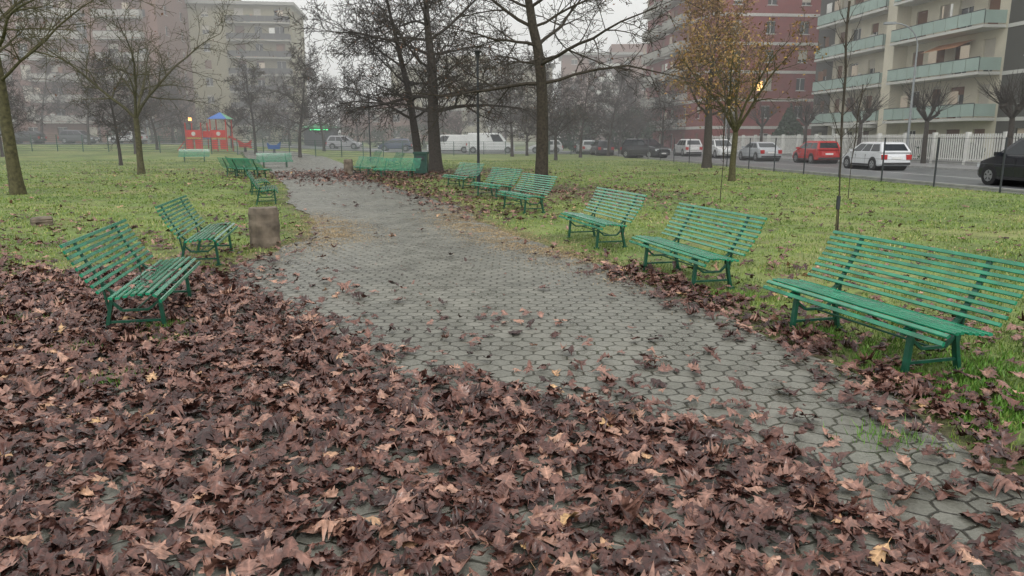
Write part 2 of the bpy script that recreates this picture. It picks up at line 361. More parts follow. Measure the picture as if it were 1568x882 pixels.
stm=attrmat('straw',[(0,(.18,.12,.06)),(.5,(.33,.23,.12)),(1,(.45,.35,.2))],.7,.3,3)
xs_,ys_=[],[]
for off,cy,sx_,sy_,q,side in((.25,12.9,.45,1.1,11000,0),(.0,15.0,.4,1.0,5000,0),(-.2,13.2,.4,1.7,16000,1),(.1,10.8,.35,.9,5500,1),(-.1,16.6,.4,1.2,4500,1),(.2,8.0,.25,.8,900,1)):
    yy=N.normal(cy,sy_,q); ed_=xl(yy) if side==0 else xr(yy); xs_.append(ed_+off+N.normal(0,sx_,q)); ys_.append(yy)
x=np.concatenate(xs_);y=np.concatenate(ys_); kk=vn(x,y,5,2)+N.normal(0,.3,len(x))>-.25; x,y=x[kk],y[kk]
blades('dry_grass',x,y,N.uniform(.004,.014,len(x)),np.full(len(x),.006),stm,N.random(len(x)),z0=.008,lie=4.5)
wx=N.normal(3.1,.5,7000); wy=N.normal(4.6,.6,7000); kk=(wx>2.6)&(vn(wx,wy,5,3)>-.2)
wx,wy=wx[kk],wy[kk]; clm=attrmat('clover',[(0,(.06,.15,.02)),(1,(.17,.34,.05))],.5)
blades('clover_weeds',wx,wy,N.uniform(.02,.07,len(wx)),np.full(len(wx),.009),clm,N.random(len(wx)))
tx,ty=[],[]
for cx,cy,q in((-2.75,4.9,300),(-3.4,5.6,300),(-2.7,3.2,300),(-3.05,6.35,700),(-3.6,4.2,200),(-4.5,6.6,420),(-4.0,7.6,300),(-2.9,5.9,300),(-5.4,7.4,400),(2.6,6.2,500),(2.35,7.7,500),(2.1,3.9,160)):
    tx.append(N.normal(cx,.12,q));ty.append(N.normal(cy,.09,q))
tx=np.concatenate(tx);ty=np.concatenate(ty); blades('grass_tufts',tx,ty,N.uniform(.04,.10,len(tx)),np.full(len(tx),.0038),clm,N.random(len(tx)))

# ---------------- benches
benm=M('green_bench_paint',(.010,.225,.118),.2,.4,7,bump=.06,coat=.7); irm=M('dark_green_iron',(.010,.085,.05),.35,.3,15)
def bench_mesh(L=2.0):
    b=MB()
    def slat(y,z,t,wd=.036,th=.02):
        c,s=math.cos(t),math.sin(t); pr=[]
        for (u,v) in((-.5,-.2),(-.38,-.5),(.38,-.5),(.5,-.2),(.5,.2),(.38,.5),(-.38,.5),(-.5,.2)):
            uu,vv=u*wd,v*th; pr.append((y+uu*c-vv*s,z+uu*s+vv*c))
        e=R.uniform(-.012,.012); P=[(-L/2+e,q[0],q[1]) for q in pr]+[(L/2+e,q[0],q[1]) for q in pr]
        b.poly(P,[(i,(i+1)%8,8+(i+1)%8,8+i) for i in range(8)]+[tuple(range(8))[::-1],tuple(range(8,16))],benm)
    prof=[(-.31,.315),(-.29,.355),(-.235,.385),(-.10,.38),(.02,.36),(.10,.36),(.155,.395),(.20,.46),(.27,.58),(.335,.70),(.385,.82)]
    slat(-.308,.330,1.2,.034)
    for i,(y,z,t) in enumerate([(-.268,.376,.6),(-.213,.394,.02),(-.156,.392,-.04),(-.099,.388,-.1),(-.042,.379,-.13),(.015,.37,-.1),(.072,.368,.05)]): slat(y,z,t)
    for i in range(9):
        f=i/8; y=.158+.225*f+.02*math.sin(f*math.pi); z=.425+.385*f; slat(y,z,math.atan2(.385,.225)-.12+.2*f,.030,.018)
    for sx in(-.64*L/2,.64*L/2):
        for p,q in zip(prof[:-1],prof[1:]): b.bar((sx,p[0]+.012,p[1]-.018),(sx,q[0]+.012,q[1]-.018),.045,.016,irm)
        b.bar((sx,-.22,.37),(sx,-.25,0),.045,.03,irm); b.bar((sx,.14,.36),(sx,.22,0),.045,.03,irm)
        b.bar((sx,-.23,.27),(sx,-.13,.19),.03,.02,irm); b.bar((sx,-.13,.19),(sx,.08,.19),.03,.02,irm); b.bar((sx,.08,.19),(sx,.16,.27),.03,.02,irm)
        b.bar((sx,-.24,.09),(sx,.20,.09),.02,.02,irm)
        b.box(sx-.03,sx+.03,-.285,-.215,-.02,.015,irm); b.box(sx-.03,sx+.03,.185,.255,-.02,.015,irm)
        b.bar((sx,.185,.2),(sx,.225,.47),.03,.015,irm)
    b.cyl((-.64*L/2,-.03,.19),(.64*L/2,-.03,.19),.009,irm,n=6)
    return b.mesh('park_bench')
bm=bench_mesh()
def bench(x,y,fx,fy): put('park_bench',bm,(x,y,gzf(x,y)),math.atan2(fx,-fy))
for q in [(2.86,5.72,-.96,-.265),(2.10,8.78,-.968,-.25),(1.38,12.0,-.965,-.26),(.28,17.5,-.93,-.37),(-.5,21.3,-.9,-.43),(-1.75,26,-.88,-.47),
          (-5.0,32.5,-.25,-.97),(-6.9,35.0,-.7,-.7),(-7.2,46,-.9,-.4),(-9.6,52,-.9,-.4),
          (-3.46,6.9,.97,.24),(-4.3,10.3,.97,.23),(-6.5,19.6,.95,.3),(-7.9,23.2,.93,.35),(-11.3,32.3,.5,.86),(-12.2,33.6,.5,.86),(-13.5,36.5,.9,.4),(-13.9,44,.4,-.9),(-16.5,47,.9,.4),(-22,52,.3,-.95)]: bench(*q)
# ---------------- small street furniture
stone=M('weathered_concrete',(.15,.12,.09),.85,.6,5,bump=.6)
def post(name,x,y,w_,h_,rz,e=2.6):
    b=MB(); P=[]; n=7; K=16
    for k in range(n+1):
        z=h_*k/n; s=w_/2*(1+.03*math.sin(k*2.1))*(1 if k<n else .9)
        for i in range(K):
            a=2*math.pi*i/K; c,sn=math.cos(a),math.sin(a); rr_=(abs(c)**e+abs(sn)**e)**(-1/e)
            P.append((c*rr_*s+.006*R.uniform(-1,1),sn*rr_*s+.006*R.uniform(-1,1),z-.03+(0 if k<n else .01*R.uniform(-1,1))))
    F=[(K*k+i,K*k+(i+1)%K,K*k+K+(i+1)%K,K*k+K+i) for k in range(n) for i in range(K)]+[tuple(range(K*n,K*n+K))]
    b.poly(P,F,stone); return put(name,b.mesh(name),(x,y,gzf(x,y)),rz)
post('concrete_bollard',-3.88,11.55,.46,.63,.2,2.2)
post('concrete_bollard',-7.6,34.8,.42,.75,.1); post('concrete_block',-9.3,14.6,.38,.16,.6,5)
darkm=M('dark_metal',(.03,.035,.04),.5,.2,10); grey=M('grey_metal',(.25,.27,.28),.45,.15,10,metal=.3); white=M('white_paint',(.68,.68,.65),.6,.12,3)
def lamp(x,y,h):
    b=MB(); b.cyl((0,0,0),(0,0,.5),.07,darkm); b.cyl((0,0,.5),(0,0,h),.05,darkm,r1=.04)
    b.cyl((0,0,h),(0,0,h+.06),.08,darkm); b.cyl((0,0,h+.06),(0,0,h+.22),.07,darkm,r1=.11); b.cyl((0,0,h+.22),(0,0,h+.28),.2,darkm,r1=.06)
    put('street_lamp',b.mesh('street_lamp'),(x,y,gzf(x,y)))
lamp(-1.2,26.8,4.4); lamp(-9.8,52,4.4)
def tall(x,y,h,rz):
    b=MB(); b.cyl((0,0,0),(0,0,h),.09,grey,r1=.05); p=Vector((0,0,h))
    for i in range(5):
        a=math.radians(75-i*17); q=p+Vector((-math.cos(a)*.42,0,math.sin(a)*.42)); b.cyl(p,q,.04,grey,n=8); p=q
    b.box(p.x-.6,p.x+.05,-.14,.14,p.z-.07,p.z+.06,grey); put('street_lamp',b.mesh('tall_lamp'),(x,y,gzf(x,y)),rz)
tall(24.4,46.5,7.2,-.1); tall(21.5,76,8.2,-.1); tall(-40,83,8,1.2)
binm=M('dark_green_plastic',(.015,.06,.045),.5,.2,6)
b=MB(); b.box(-.3,.3,-.3,.3,.06,.95,binm); b.box(-.34,.34,-.34,.34,.95,1.05,binm); b.box(-.25,.25,-.25,.25,0,.06,darkm); b.box(-.2,.2,-.345,-.341,.7,.85,darkm)
put('litter_bin',b.mesh('litter_bin'),(-4.3,35.5,0))
b=MB()
def fline(b,pts,h,mt,step,wires,wr=.008,pr=.03):
    for (x0,y0),(x1,y1) in zip(pts[:-1],pts[1:]):
        L=math.hypot(x1-x0,y1-y0); n=max(1,int(L/step))
        P=[(x0+(x1-x0)*i/n,y0+(y1-y0)*i/n) for i in range(n+1)]
        for x,y in P: b.cyl((x,y,gzf(x,y)-.1),(x,y,gzf(x,y)+h),pr,mt,n=6)
        for p,q in zip(P[:-1],P[1:]):
            for k in range(wires):
                z=.08+(h-.12)*k/(wires-1); b.cyl((p[0],p[1],gzf(*p)+z),(q[0],q[1],gzf(*q)+z),wr,mt,n=4)
fline(b,[(16.3,14),(12.9,45),(10.2,72)],1.7,darkm,3.1,3,.006)
put('wire_fence',b.mesh('wire_fence'))
gf=M('green_fence_paint',(.02,.09,.06),.5,.2,8)
b=MB(); fline(b,[(-75,66),(-14.5,64),(-3,80),(8.6,80)],1.4,gf,2.2,9,.014,.04); put('park_fence',b.mesh('park_fence'))
b=MB()
for y in np.arange(30,98,.2):
    x=27.2-.1*(y-45); b.box(x-.02,x+.02,y-.045,y+.045,.35,1.95,white)
for i,y in enumerate(np.arange(30,98,3.)):
    x=27.2-.1*(y-45); b.box(x-.12,x+.12,y-.12,y+.12,0,2.05,white)
    x2=27.2-.1*(y+3-45)
    for z in(.45,1.8): b.bar((x,y,z),(x2,y+3,z),.05,.05,white,side=(0,0,1))
    b.bar((x,y,.17),(x2,y+3,.17),.34,.2,kerbm,side=(0,0,1))
put('white_fence',b.mesh('white_fence'))

# ---------------- cars
tyre=M('tyre',(.015,.015,.016),.8,.1,10); hub=M('hubcap',(.35,.36,.37),.35,.1,10,metal=.6); glass=M('car_glass',(.02,.025,.03),.08,.1,3); redl=M('tail_lamp',(.4,.01,.01),.25,.1,5); headl=M('head_lamp',(.6,.62,.65),.15,.05,5); blk=M('black_trim',(.02,.02,.022),.5,.1,5); plate=M('plate',(.7,.7,.68),.5,.05,5)
def car(name,col,x,y,rz,L=4.1,W=1.76,H=1.48,belt=.95,hood=.86,gb=(-1.98,-1.62,.35,1.15),zb=.22,van=False,rough=.22):
    b=MB(); pm=M(name+'_paint',col,rough,.05,2,coat=.5); h=L/2
    st=[(-h,.84,belt-.42,.34),(-h+.05,.9,belt-.2,.28),(-h+.18,.97,belt,.24),(-h+.7,1,belt,zb),(0,1,belt,zb),(gb[3],1,belt-.01,zb),(h-.55,.98,hood-.02,zb),(h-.2,.94,hood-.12,.24),(h-.04,.86,hood-.25,.27),(h,.8,hood-.38,.33)]
    P=[];n=8
    for (xx,ws,zt,z0) in st:
        hw=W/2*ws; zm=z0+(zt-z0)*.55
        half=[(hw*.93,z0),(hw,z0+.08),(hw*1.0,zm),(hw*.96,zt-.03 if zt-.03>zm else zm+.01)]
        ring=[(xx,a,z) for a,z in half]+[(xx,hw*.86,zt+.012)]
        ring=ring+[(p[0],-p[1],p[2]) for p in ring[::-1]]; P+=ring; n=len(ring)
    F=[(n*k+i,n*k+(i+1)%n,n*k+n+(i+1)%n,n*k+n+i) for k in range(len(st)-1) for i in range(n)]+[tuple(range(n))[::-1],tuple(range(n*(len(st)-1),n*len(st)))]
    b.poly(P,F,pm)
    y0=W/2*.93; y1=W/2*(.74 if not van else .86); zt=H-.06
    B=[(gb[0],-y0,belt-.01),(gb[3],-y0,belt-.01),(gb[3],y0,belt-.01),(gb[0],y0,belt-.01)]
    xr_,xf=gb[1],gb[2]
    T=[(xr_,-y1,zt),(xf,-y1,zt),(xf,y1,zt),(xr_,y1,zt)]
    mid=[(xr_+.18,-y1*.85,H),(xf-.22,-y1*.85,H),(xf-.22,y1*.85,H),(xr_+.18,y1*.85,H)]
    b.poly(B+T+mid,[(0,1,5,4),(1,2,6,5),(2,3,7,6),(3,0,4,7),(4,5,9,8),(5,6,10,9),(6,7,11,10),(7,4,8,11),(8,9,10,11)],pm)
    B=[Vector(q) for q in B];T=[Vector(q) for q in T]
    def win(a,b2,c,d,u0,u1,v0,v1,mt=glass,off=.012):
        nn=(b2-a).cross(d-a).normalized()
        f=lambda u,v:(a.lerp(b2,u)).lerp(d.lerp(c,u),v)+nn*off
        b.poly([f(u0,v0),f(u1,v0),f(u1,v1),f(u0,v1)],[(0,1,2,3)],mt)
    for s in(0,1):
        a,b2,c,d=(B[0],B[1],T[1],T[0]) if s==0 else (B[2],B[3],T[3],T[2])
        segs=[(.06,.34),(.37,.62),(.65,.93)] if not van else [(.66,.92)]
        if s==1: segs=[(1-q,1-p) for p,q in segs]
        for p,q in segs: win(a,b2,c,d,p,q,.1,.88)
    win(B[1],B[2],T[2],T[1],.05,.95,.06,.92); win(B[3],B[0],T[0],T[3],.08,.92,.18,.88)
    for ax in(-h+.78,h-.8):
        rw=.32 if H<1.6 else .34
        b.cyl((ax,-W/2-.004,rw+.03),(ax,W/2+.004,rw+.03),rw+.045,blk,n=20)
        for sg in(-1,1):
            b.cyl((ax,sg*(W/2-.16),rw),(ax,sg*(W/2+.012),rw),rw,tyre,n=20); b.cyl((ax,sg*(W/2),rw),(ax,sg*(W/2+.02),rw),rw*.62,hub,n=10)
            for k in range(5):
                an=k*1.2566+.3; b.bar((ax+math.cos(an)*rw*.25,sg*(W/2+.023),rw+math.sin(an)*rw*.25),(ax+math.cos(an)*rw*.52,sg*(W/2+.023),rw+math.sin(an)*rw*.52),.004,.05,blk,side=(0,1,0))
    for sg in(-1,1):
        ya,yb=sorted((sg*W*.30,sg*W*.455)); b.box(-h-.015,-h+.2,ya,yb,belt-.38,belt-.12,redl)
        b.box(h-.28,h-.035,ya,yb,hood-.36,hood-.2,headl)
        ya,yb=sorted((sg*W*.47,sg*W*.57)); b.box(gb[3]-.35,gb[3]-.2,ya,yb,belt+.0,belt+.13,pm)
        b.box(-h+.75+.4,h-1.2,*(sorted((sg*(W/2-.03),sg*(W/2+.006)))),zb+.02,zb+.12,blk)
        for xx in(-.55,.42): b.box(xx-.006,xx+.006,*(sorted((sg*(W/2-.03),sg*(W/2+.002)))),zb+.13,belt-.12,blk)
    b.box(-h-.02,-h+.1,-.26,.26,belt-.36,belt-.25,plate); b.box(-h-.03,-h+.2,-W*.42,W*.42,.3,.42,blk)
    b.box(h-.12,h+.02,-W*.3,W*.3,.32,.5,blk); b.box(h+.018,h+.03,-.26,.26,.38,.48,plate)
    o=put(name,b.mesh(name),(x,y,gzf(x,y)+.014),rz)
    return o
UP=math.radians(90+5)
car('parked_car',(.62,.64,.66),19.9,41.2,UP)
car('parked_car',(.42,.012,.012),21.0,52,UP,L=3.8,H=1.5,gb=(-1.86,-1.6,.3,1.1))
car('parked_car',(.36,.38,.4),18.9,57.5,UP,L=4.4,H=1.42,gb=(-1.7,-1.0,.3,1.2))
car('parked_car',(.62,.63,.63),18.2,66,UP-math.pi,L=4.2,H=1.62,belt=1.0,hood=.95)
car('parked_car',(.6,.6,.6),17.0,73,UP,H=1.62,belt=1.0)
car('parked_suv',(.015,.016,.02),11.6,65.5,UP-math.pi+.5,L=4.5,W=1.85,H=1.66,belt=1.05,hood=1.0,gb=(-2.1,-1.8,.4,1.25))
car('parked_minivan',(.012,.014,.02),18.3,25.5,UP,L=4.8,W=1.88,H=1.72,belt=1.05,hood=.98,gb=(-2.3,-2.05,.6,1.5))
car('delivery_van',(.65,.66,.66),-2.5,88,0,L=5.6,W=2.0,H=2.3,belt=1.25,hood=1.15,gb=(-2.7,-2.6,1.2,1.95),van=True)
car('delivery_van',(.6,.61,.6),-7.5,90,math.pi,L=5.2,W=2.0,H=2.1,belt=1.25,hood=1.1,gb=(-2.5,-2.4,1.0,1.75),van=True)
cc=[(.5,.5,.5),(.02,.02,.025),(.05,.07,.12),(.3,.3,.32),(.6,.6,.6),(.1,.1,.11),(.03,.03,.03)]
for i,xx in enumerate([4,9.5,-14,-20,-46,-52,-58,-64,-70,-76,-83]):
    car('parked_car',cc[i%7],xx,90+ (i%3)*.3,0 if i%2 else math.pi,H=1.48+.1*(i%2))
car('parked_car',(.04,.04,.05),9.2,77,UP); car('parked_car',(.45,.46,.47),8.2,83,UP)

# ---------------- trees
def seg_mesh(name,segs,mats,leaves=None):
    A=np.array([[*s[0],*s[1],s[2],s[3],s[4]] for s in segs]); Vs=[];Fs=[];base=0
    for lo,hi,k in((0,0,12),(1,1,7),(2,2,4),(3,9,3)):
        q=A[(A[:,8]>=lo)&(A[:,8]<=hi)]
        if len(q)==0: continue
        p0,p1=q[:,0:3],q[:,3:6]; d=p1-p0; L=np.linalg.norm(d,axis=1,keepdims=True); d=d/np.maximum(L,1e-6)
        ref=np.where(np.abs(d[:,0:1])<.8,np.array([[1.,0,0]]),np.array([[0,1.,0]])); u=np.cross(d,ref); u/=np.linalg.norm(u,axis=1,keepdims=True); v=np.cross(d,u)
        a=2*np.pi*np.arange(k)/k; ring=u[:,None]*np.cos(a)[None,:,None]+v[:,None]*np.sin(a)[None,:,None]
        if lo==0: ring=ring*(1+.07*np.sin(a*3)+.05*np.sin(a*5+1))[None,:,None]
        r0=p0[:,None]+ring*q[:,6][:,None,None]; r1=(p1+d*L*.03)[:,None]+ring*q[:,7][:,None,None]
        V=np.concatenate([r0,r1],1).reshape(-1,3); n=len(q); i=np.arange(k)
        f=np.stack([i,(i+1)%k,k+(i+1)%k,k+i],-1); F=(f[None]+base+np.arange(n)[:,None,None]*2*k).reshape(-1,4)
        Vs.append(V);Fs.append(F);base+=len(V)
    V=np.concatenate(Vs);F=np.concatenate(Fs);mi=np.zeros(len(F),int); rn=np.zeros(len(V))
    if leaves is not None and len(leaves):
        lv,s=leaves; n=len(lv); a=N.normal(size=(n,3)); a/=np.linalg.norm(a,axis=1,keepdims=True); b=np.cross(a,N.normal(size=(n,3))); b/=np.linalg.norm(b,axis=1,keepdims=True)
        ss_=N.uniform(.6,1.3,(n,1))*s; q=np.stack([lv-a*ss_,lv+b*ss_*.55,lv+a*ss_,lv-b*ss_*.55],1).reshape(-1,3)
        F2=np.arange(4*n).reshape(-1,4)+len(V); V=np.concatenate([V,q]);F=np.concatenate([F,F2]);mi=np.concatenate([mi,np.ones(n,int)]); rn=np.concatenate([rn,np.repeat(N.random(n),4)])
    return mesh_np(name,V,F,mats,{'rnd':rn},mi,smooth=True)
def grow(seed,H,r0,fork,nl,limbL,limbAng=60,levels=3,leader=True,trop=.05,droop=0,nch=(0,7,6,4),wob=.12,minr=.005,lean=(0,0),ratio=.45,lvr=.6,curve=.5):
    rd=random.Random(seed); S=[];tips=[]
    def rv(): return Vector((rd.gauss(0,1),rd.gauss(0,1),rd.gauss(0,1)))
    def rot(d,ang,az):
        u=d.cross(Vector((0,0,1)) if abs(d.z)<.95 else Vector((1,0,0))).normalized(); v=d.cross(u)
        return (d*math.cos(ang)+(u*math.cos(az)+v*math.sin(az))*math.sin(ang)).normalized()
    def br(p,d,L,r,lev):
        n={1:9,2:6,3:4,4:3,5:2}[lev]; st=L/n; az=rd.uniform(0,6.28); rr=r
        for i in range(n):
            d=(d+rv()*wob*(.8 if lev==1 else 1.1)+Vector((0,0,trop-(droop*(i/n) if lev>=1 else 0)))).normalized()
            q=p+d*st; r2=max(minr,r*(1-.8*(i+1)/n)); S.append((p,q,rr,r2,lev)); p=q; rr=r2
            if lev<levels and i>=(1 if lev==1 else 0):
                c=nch[lev]/n; c=int(c)+(rd.random()<c-int(c))
                for _ in range(c):
                    az+=2.4+rd.uniform(-.5,.5); br(p,rot(d,math.radians(rd.uniform(28,62)),az),L*ratio*rd.uniform(.6,1.25)*(1-.35*i/n),max(minr,rr*lvr),lev+1)
        tips.append(p)
    p=Vector((0,0,-.1)); d=Vector((lean[0],lean[1],1)).normalized(); r=r0*1.35; n=6; st=(fork+.1)/n
    for i in range(n):
        q=p+d*st; d=(d+rv()*.02).normalized(); r2=r0*(1.06 if i<1 else 1-.04*i); S.append((p,q,r,r2,0)); p,r=q,r2
    if leader:
        k=nl; st=(H-fork)/k; az=rd.uniform(0,6)
        for i in range(k):
            f=i/k; az+=2.4+rd.uniform(-.3,.3); a=math.radians(limbAng*(1-curve*f)+rd.uniform(-8,8))
            br(p,Vector((math.cos(az)*math.sin(a),math.sin(az)*math.sin(a),math.cos(a))),limbL*(1-.5*f)*rd.uniform(.8,1.15),r*.42,1)
            az2=az+3+rd.uniform(-.4,.4); br(p,Vector((math.cos(az2)*math.sin(a),math.sin(az2)*math.sin(a),math.cos(a))),limbL*(1-.5*f)*rd.uniform(.7,1.),r*.34,1)
            d=(d+rv()*.05+Vector((0,0,.05))).normalized(); q=p+d*st; r2=max(.02,r0*.85*(1-(i+1)/k*.9)); S.append((p,q,r,r2,1 if f>.3 else 0)); p,r=q,r2
    else:
        az=rd.uniform(0,6)
        for i in range(nl):
            az+=6.28/nl+rd.uniform(-.3,.3); a=math.radians(limbAng+rd.uniform(-8,8)); br(p,Vector((math.cos(az)*math.sin(a),math.sin(az)*math.sin(a),math.cos(a))),limbL*rd.uniform(.85,1.15),r*.62,1)
    return S,tips
bark=M('dark_bark',(.045,.037,.03),.9,.5,14,bump=1.0); moss=M('mossy_bark',(.08,.073,.034),.9,.5,10,bump=.8); barkr=M('wet_brown_bark',(.05,.041,.03),.9,.5,14,bump=1.0)
brl=attrmat('dead_leaves_on_twigs',[(0,(.06,.03,.02)),(1,(.2,.10,.05))],.6); orl=attrmat('autumn_foliage',[(0,(.13,.07,.025)),(.5,(.28,.15,.04)),(1,(.38,.26,.07))],.6); evg=attrmat('evergreen_foliage',[(0,(.012,.03,.015)),(1,(.04,.08,.035))],.6)
def T(name,me,x,y,rz=0,s=1.0): return put(name,me,(x,y,gzf(x,y)),rz,s)
def lv(tips,n,spread,size,seed=1):
    t=np.array([list(q) for q in tips]); k=N.integers(0,len(t),n); return (t[k]+N.normal(0,spread,(n,3)),size)
S,t=grow(11,12,.34,3.0,13,6.3,84,4,True,.005,.05,(0,13,9,5),ratio=.44,minr=.011,curve=.42)
T('oak_tree',seg_mesh('oak_tree',S,[bark,brl],lv(t,2600,.1,.045)),-3.95,38.5)
S,t=grow(12,11,.24,2.7,9,5.2,74,4,True,.01,.05,(0,12,9,4),ratio=.46,minr=.011,lean=(-.07,0),curve=.45)
T('oak_tree',seg_mesh('oak_tree_b',S,[bark,brl],lv(t,1200,.1,.045)),-5.0,40.5)
S,t=grow(27,11,.205,3.4,13,5.8,78,4,True,.01,.05,(0,12,9,4),ratio=.42,minr=.0075,curve=.4)
T('oak_tree',seg_mesh('oak_tree_c',S,[barkr,brl],lv(t,1700,.08,.04)),.96,24.8,2.2)
S,t=grow(31,10,.18,3.3,9,4.9,68,4,True,.02,.05,(0,11,8,4),minr=.0065,lean=(-.05,0))
T('oak_tree',seg_mesh('oak_tree_d',S,[moss,brl],lv(t,600,.08,.04)),-15.0,22.6,1)
S,t=grow(41,9,.15,2.6,4,5.4,36,4,False,.01,.07,(0,16,9,4),ratio=.45,minr=.008)
T('bare_tree',seg_mesh('vase_tree',S,[moss,brl],lv(t,400,.08,.04)),-17.9,36.1,.4)
S,t=grow(51,7,.13,1.9,6,3.6,38,4,False,.04,.03,(0,10,7,4),ratio=.42,minr=.006)
T('autumn_tree',seg_mesh('autumn_tree',S,[moss,orl],lv(t,1400,.14,.06)),8.8,29.9)
S,t=grow(52,8.6,.26,2.9,8,3.7,60,4,True,.05,.02,(0,8,6,4),ratio=.45,minr=.008)
T('autumn_tree',seg_mesh('autumn_tree_b',S,[barkr,orl],lv(t,8000,.28,.08)),11.3,43.5)
S,t=grow(61,3.9,.014,1.3,7,1.0,45,2,True,.05,0,(0,5,0,0),minr=.0025)
sap=seg_mesh('sapling',S,[barkr]); T('sapling',sap,5.7,12.9)
T('sapling',sap,5.55,19.8,2,.8); T('sapling',sap,9.5,21,4,.8)
b=MB(); b.cyl((0,0,0),(0,0,.7),.016,moss,n=7); b.bar((0,0,.45),(0,0,.68),.05,.05,darkm); put('tree_stake',b.mesh('tree_stake'),(5.66,12.87,0))
far=[]
for sd,lead in((71,True),(72,False),(73,True)):
    S,t=grow(sd,8.6,.16,2.2,9 if lead else 6,3.8,68 if lead else 44,4,lead,.02,.05,(0,10,8,4),ratio=.46,minr=.014); far.append(seg_mesh('bare_tree',S,[bark,brl],lv(t,500,.12,.06)))
for i,(x,y,s) in enumerate([(0,72,1),(1.5,76,.9),(6.2,68,.9),(9.5,74,.95),(5,95,1.1),(-22.5,66,.85),(-17.5,62,.95),(-31,62,.85),(-36,72,1),(-43,62,1.0),(-49,70,.9),(-55,64,1),(-40,92,1),(-28,95,1),(-62,72,1),
      (-20,98,1.05),(-10,98,1.1),(-3,105,1.1),(13,98,1.1),(20,112,1.2),(-1,118,1.2),(8,120,1.2),(-14,120,1.2),(-33,48,.75),(-24,46,.7),(14.6,88,.9),(-70,85,1.1),(-50,105,1.1),(3.5,60,.85),(14,70,.8),
      (-38,56,.75),(-29,78,.9),(-46,82,1),(-56,90,1.1),(-66,95,1.1),(-27,110,1.1),(-36,112,1.1),(12,84,1),(16,100,1.1),(4,82,.9),(-7,100,1),(2.4,54,.85),(-20,80,.95),(-60,110,1.2),(-44,98,1.1),(-33,70,.85)]):
    T('bare_tree',far[i%3],x,y,i*1.7,s*.95)
S=[];rd=random.Random(5); p=Vector((0,0,-.1))
for i in range(5): q=p+Vector((rd.uniform(-.03,.03),rd.uniform(-.03,.03),.55)); S.append((p,q,.17-.01*i,.16-.01*i,0)); p=q
for k in range(6):
    a=k*1.05; q=p+Vector((math.cos(a)*.55,math.sin(a)*.55,.45+rd.uniform(-.1,.3))); S.append((p,q,.1,.09,1)); S.append((q,q+Vector((0,0,.16)),.14,.1,1))
    for j in range(18):
        d=Vector((rd.gauss(0,.6)+math.cos(a)*.4,rd.gauss(0,.6)+math.sin(a)*.4,.9)).normalized(); e=q+Vector((0,0,.1)); L=rd.uniform(.8,2.1); m1=e+d*L*.5
        S.append((e,m1,.018,.014,3)); S.append((m1,m1+(d+Vector((0,0,.15))).normalized()*L*.5,.014,.008,3)); S.append((m1,m1+(d+Vector((rd.gauss(0,.5),rd.gauss(0,.5),0))).normalized()*L*.4,.011,.007,3))
pol=seg_mesh('pollarded_tree',S,[bark])
for i,y in enumerate([34,40.7,47.8,55.4,63.6,72,80]): put('pollarded_tree',pol,(25.9-.1*(y-48)+.3,y,.1),i*1.3)
def bush(name,x,y,rx,ry,h,n,size,shape='round',mat=evg):
    u=N.normal(size=(n,3)); u/=np.linalg.norm(u,axis=1,keepdims=True); rr_=N.uniform(.55,1,n)**.5
    P=u*rr_[:,None]; P*=(1+.15*np.sin(u[:,0:1]*7)+.12*np.sin(u[:,2:3]*9+u[:,1:2]*5))
    P[:,2]=(P[:,2]+1)/2
    if shape=='cone': P[:,:2]*=(1.15-P[:,2:3])
    P*=np.array([rx,ry,h]); S=[(Vector((0,0,-.1)),Vector((0,0,h*.6)),.08,.04,0)]
    T(name,seg_mesh(name,S,[bark,mat],(P,size)),x,y)
bush('evergreen_shrub',27.3,74.5,2.0,2.0,4.6,5000,.16,'cone'); bush('evergreen_tree',7.5,92,3.2,3,5.2,4000,.2); bush('evergreen_tree',14.5,94,3,3,5,4000,.2)
for i,(x,y,rx,h) in enumerate([(-66,80,8,2.3),(-50,108,8,3),(-30,110,9,3.2),(-14,112,8,3.5),(29,66,2,1.4),(29.5,58,2,1.4),(28.9,50,2.2,1.6)]): bush('hedge',x,y,rx,1.5,h,3500,.17)

# ---------------- buildings
def pm_(n,c,v=.12,sc=.6,r=.8): return M(n,c,r,v,sc)
wg=pm_('window_glass',(.05,.06,.065),.3,.8,.12); wood=pm_('brown_shutter',(.16,.075,.04)); cream=pm_('cream_plaster',(.58,.54,.43)); dk=pm_('dark_grey_cladding',(.065,.065,.056)); slab=pm_('balcony_slab',(.52,.52,.49)); gp=pm_('pale_green_panel',(.32,.42,.38)); redp=pm_('dark_red_brick',(.21,.033,.030),.2,1.5); band=pm_('white_band',(.52,.5,.47)); beige=pm_('beige_plaster',(.29,.265,.17)); bdark=pm_('dark_balcony',(.055,.055,.055)); brick=pm_('red_brown_brick',(.18,.085,.06),.2,1.5); lsh=pm_('light_shutter',(.48,.45,.38)); awn=pm_('striped_awning',(.5,.42,.33)); roofm=pm_('roof_cornice',(.3,.3,.28)); orange=pm_('orange_awning',(.42,.2,.10))
gslab=pm_('grey_balcony',(.34,.33,.30))
